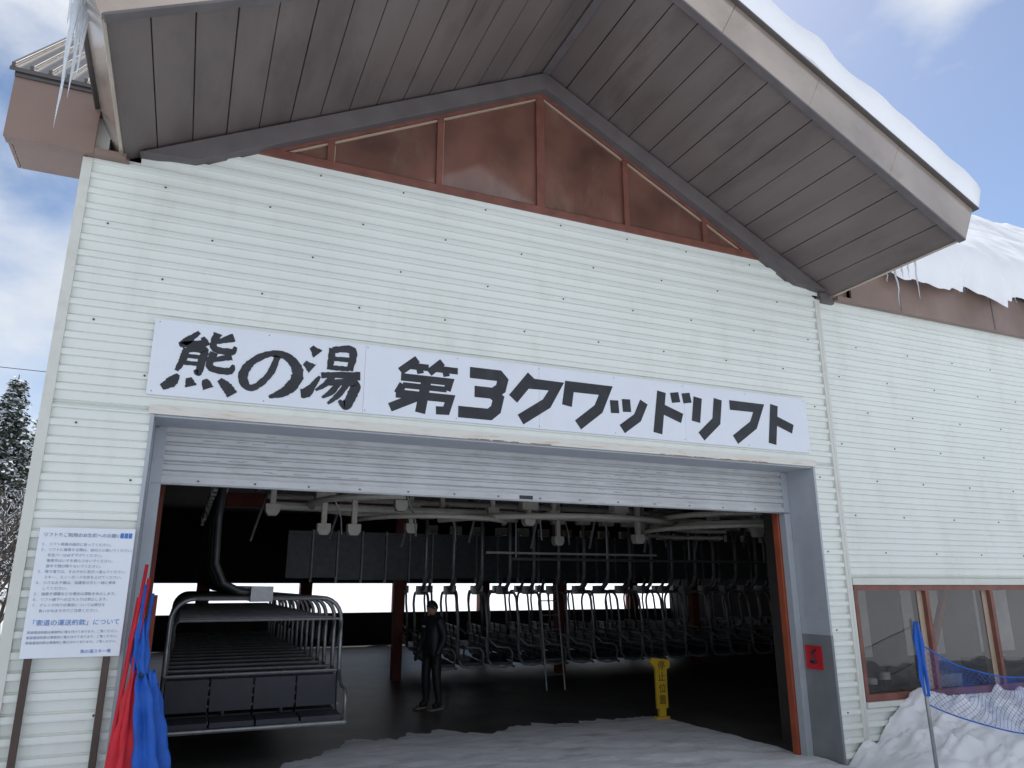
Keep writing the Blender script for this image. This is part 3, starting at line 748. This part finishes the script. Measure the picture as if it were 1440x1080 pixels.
def bare(x,y,h,seed):
    random.seed(seed); mb=MB()
    def grow(p,d,l,r,dep):
        q=p+d*l; m_=p+d*l*.5+Vector((random.gauss(0,.04),random.gauss(0,.04),0))*l
        mb.tube([p,m_,q],[r,r*.85,r*.7],'bark',4 if dep<3 else 3,False)
        if dep>=3 and random.random()<.5: mb.tube([m_+Vector((0,0,r+.012)),q+Vector((0,0,r+.01))],[.015,.01],'tsnow',3,False)
        if dep>=6: return
        for _ in range(random.choice([2,2,3])):
            nd=(d+Vector((random.gauss(0,.5),random.gauss(0,.5),random.gauss(.1,.25)))).normalized()
            grow(q,nd,l*random.uniform(.62,.85),r*.66,dep+1)
    grow(Vector((0,0,0)),Vector((0,0,1)),h*.26,.10,0)
    return mb.build('bare_tree',loc=(x,y,hgt(x,y)-.1))
conifer(-8.0,33,10.2,2.3,420,1); conifer(-10.5,36,12,2.2,200,2); conifer(-14.5,34,9,2,150,3); conifer(-7.9,46,9,2.2,260,8); conifer(-9.5,50,10,2.4,260,11)
for i,(x,y,h) in enumerate([(-6.3,27,5.5),(-7.2,30,6),(-5.4,25,5),(-9.5,31,6),(-6.9,36,6),(-12,28,6),(-5.9,23,4.2),(-7.6,28,4.5),(-6.7,32,5),(-8.4,38,6),(-5.0,21,3.6)]): bare(x,y,h,4+i)
# power line
PL=empty('power_line')
mb=MB()
for X in (-34,46): mb.tube([(X,22.5,hgt(X,22.5)-.2),(X,22.5,10)],[.16,.11],'room',10); mb.box(X-.05,X+.05,21.8,23.2,9.3,9.4,'steel')
mb.tube([(-34+80*i/30,22.0,9.95-.9*4*(i/30)*(1-i/30)) for i in range(31)],.012,'ink',4)
mb.build('cables_and_poles',PL)
# ---------------- world ----------------
w=bpy.data.worlds.new('World'); S.world=w; w.use_nodes=True; nt=w.node_tree; N=nt.nodes; L=nt.links
bg=N['Background']; bg.inputs['Strength'].default_value=.14
sk=N.new('ShaderNodeTexSky'); sk.sky_type='NISHITA'; sk.sun_disc=False; sk.sun_elevation=math.radians(48); sk.sun_rotation=math.radians(40); sk.altitude=1700
tc=N.new('ShaderNodeTexCoord'); mp=N.new('ShaderNodeMapping'); mp.inputs['Scale'].default_value=(1,1,1.8); mp.inputs['Location'].default_value=(.3,.1,.2)
L.new(tc.outputs['Generated'],mp.inputs[0])
nz=N.new('ShaderNodeTexNoise'); nz.inputs['Scale'].default_value=2.2; nz.inputs['Detail'].default_value=9; nz.inputs['Roughness'].default_value=.55
L.new(mp.outputs[0],nz.inputs['Vector'])
cur=nz.outputs['Fac']
def spot(d,lo,hi,amt):
    global cur
    dt=N.new('ShaderNodeVectorMath'); dt.operation='DOT_PRODUCT'; L.new(tc.outputs['Generated'],dt.inputs[0]); dt.inputs[1].default_value=d
    mr=N.new('ShaderNodeMapRange'); mr.interpolation_type='SMOOTHSTEP'; mr.inputs['From Min'].default_value=lo; mr.inputs['From Max'].default_value=hi; mr.inputs['To Max'].default_value=amt
    L.new(dt.outputs['Value'],mr.inputs['Value'])
    sb=N.new('ShaderNodeMath'); sb.operation='ADD'; L.new(cur,sb.inputs[0]); L.new(mr.outputs['Result'],sb.inputs[1]); cur=sb.outputs[0]
spot((.771,.448,.453),.978,.994,-.46)
spot((.563,.524,.639),.985,.998,-.36)
spot((.69,.49,.535),.985,.998,.14)
spot((-.185,.897,.401),.955,.995,-.12)
cr=N.new('ShaderNodeValToRGB'); e=cr.color_ramp.elements; e[0].position=.34; e[0].color=(0,0,0,1); e[1].position=.52; e[1].color=(1,1,1,1)
L.new(cur,cr.inputs[0])
n2=N.new('ShaderNodeTexNoise'); n2.inputs['Scale'].default_value=3.2; n2.inputs['Detail'].default_value=7; L.new(mp.outputs[0],n2.inputs['Vector'])
c2=N.new('ShaderNodeValToRGB'); e=c2.color_ramp.elements; e[0].position=.3; e[0].color=(4.6,5.1,5.9,1); e[1].position=.68; e[1].color=(6.6,6.8,7.1,1)
L.new(n2.outputs['Fac'],c2.inputs[0])
mx=N.new('ShaderNodeMix'); mx.data_type='RGBA'; L.new(cr.outputs[0],mx.inputs[0]); L.new(sk.outputs[0],mx.inputs[6]); L.new(c2.outputs[0],mx.inputs[7])
L.new(mx.outputs[2],bg.inputs['Color'])
# sun
sd=bpy.data.lights.new('sun','SUN'); sd.energy=3.6; sd.angle=math.radians(.6); sd.color=(1,.96,.9)
so=bpy.data.objects.new('sun',sd); S.collection.objects.link(so)
az=math.radians(40); el=math.radians(48)
dirv=Vector((math.sin(az)*math.cos(el),math.cos(az)*math.cos(el),math.sin(el)))
so.rotation_euler=(-dirv).to_track_quat('-Z','Y').to_euler(); so.location=(20,20,40)
# camera
cd=bpy.data.cameras.new('camera'); cd.sensor_width=36; cd.lens=26.0; cd.clip_end=2000; cd.clip_start=.05
co=bpy.data.objects.new('camera',cd); S.collection.objects.link(co); co.location=(0,-7,2.0)
co.rotation_euler=(math.radians(90+15.19),0,math.radians(-23.39)); S.camera=co
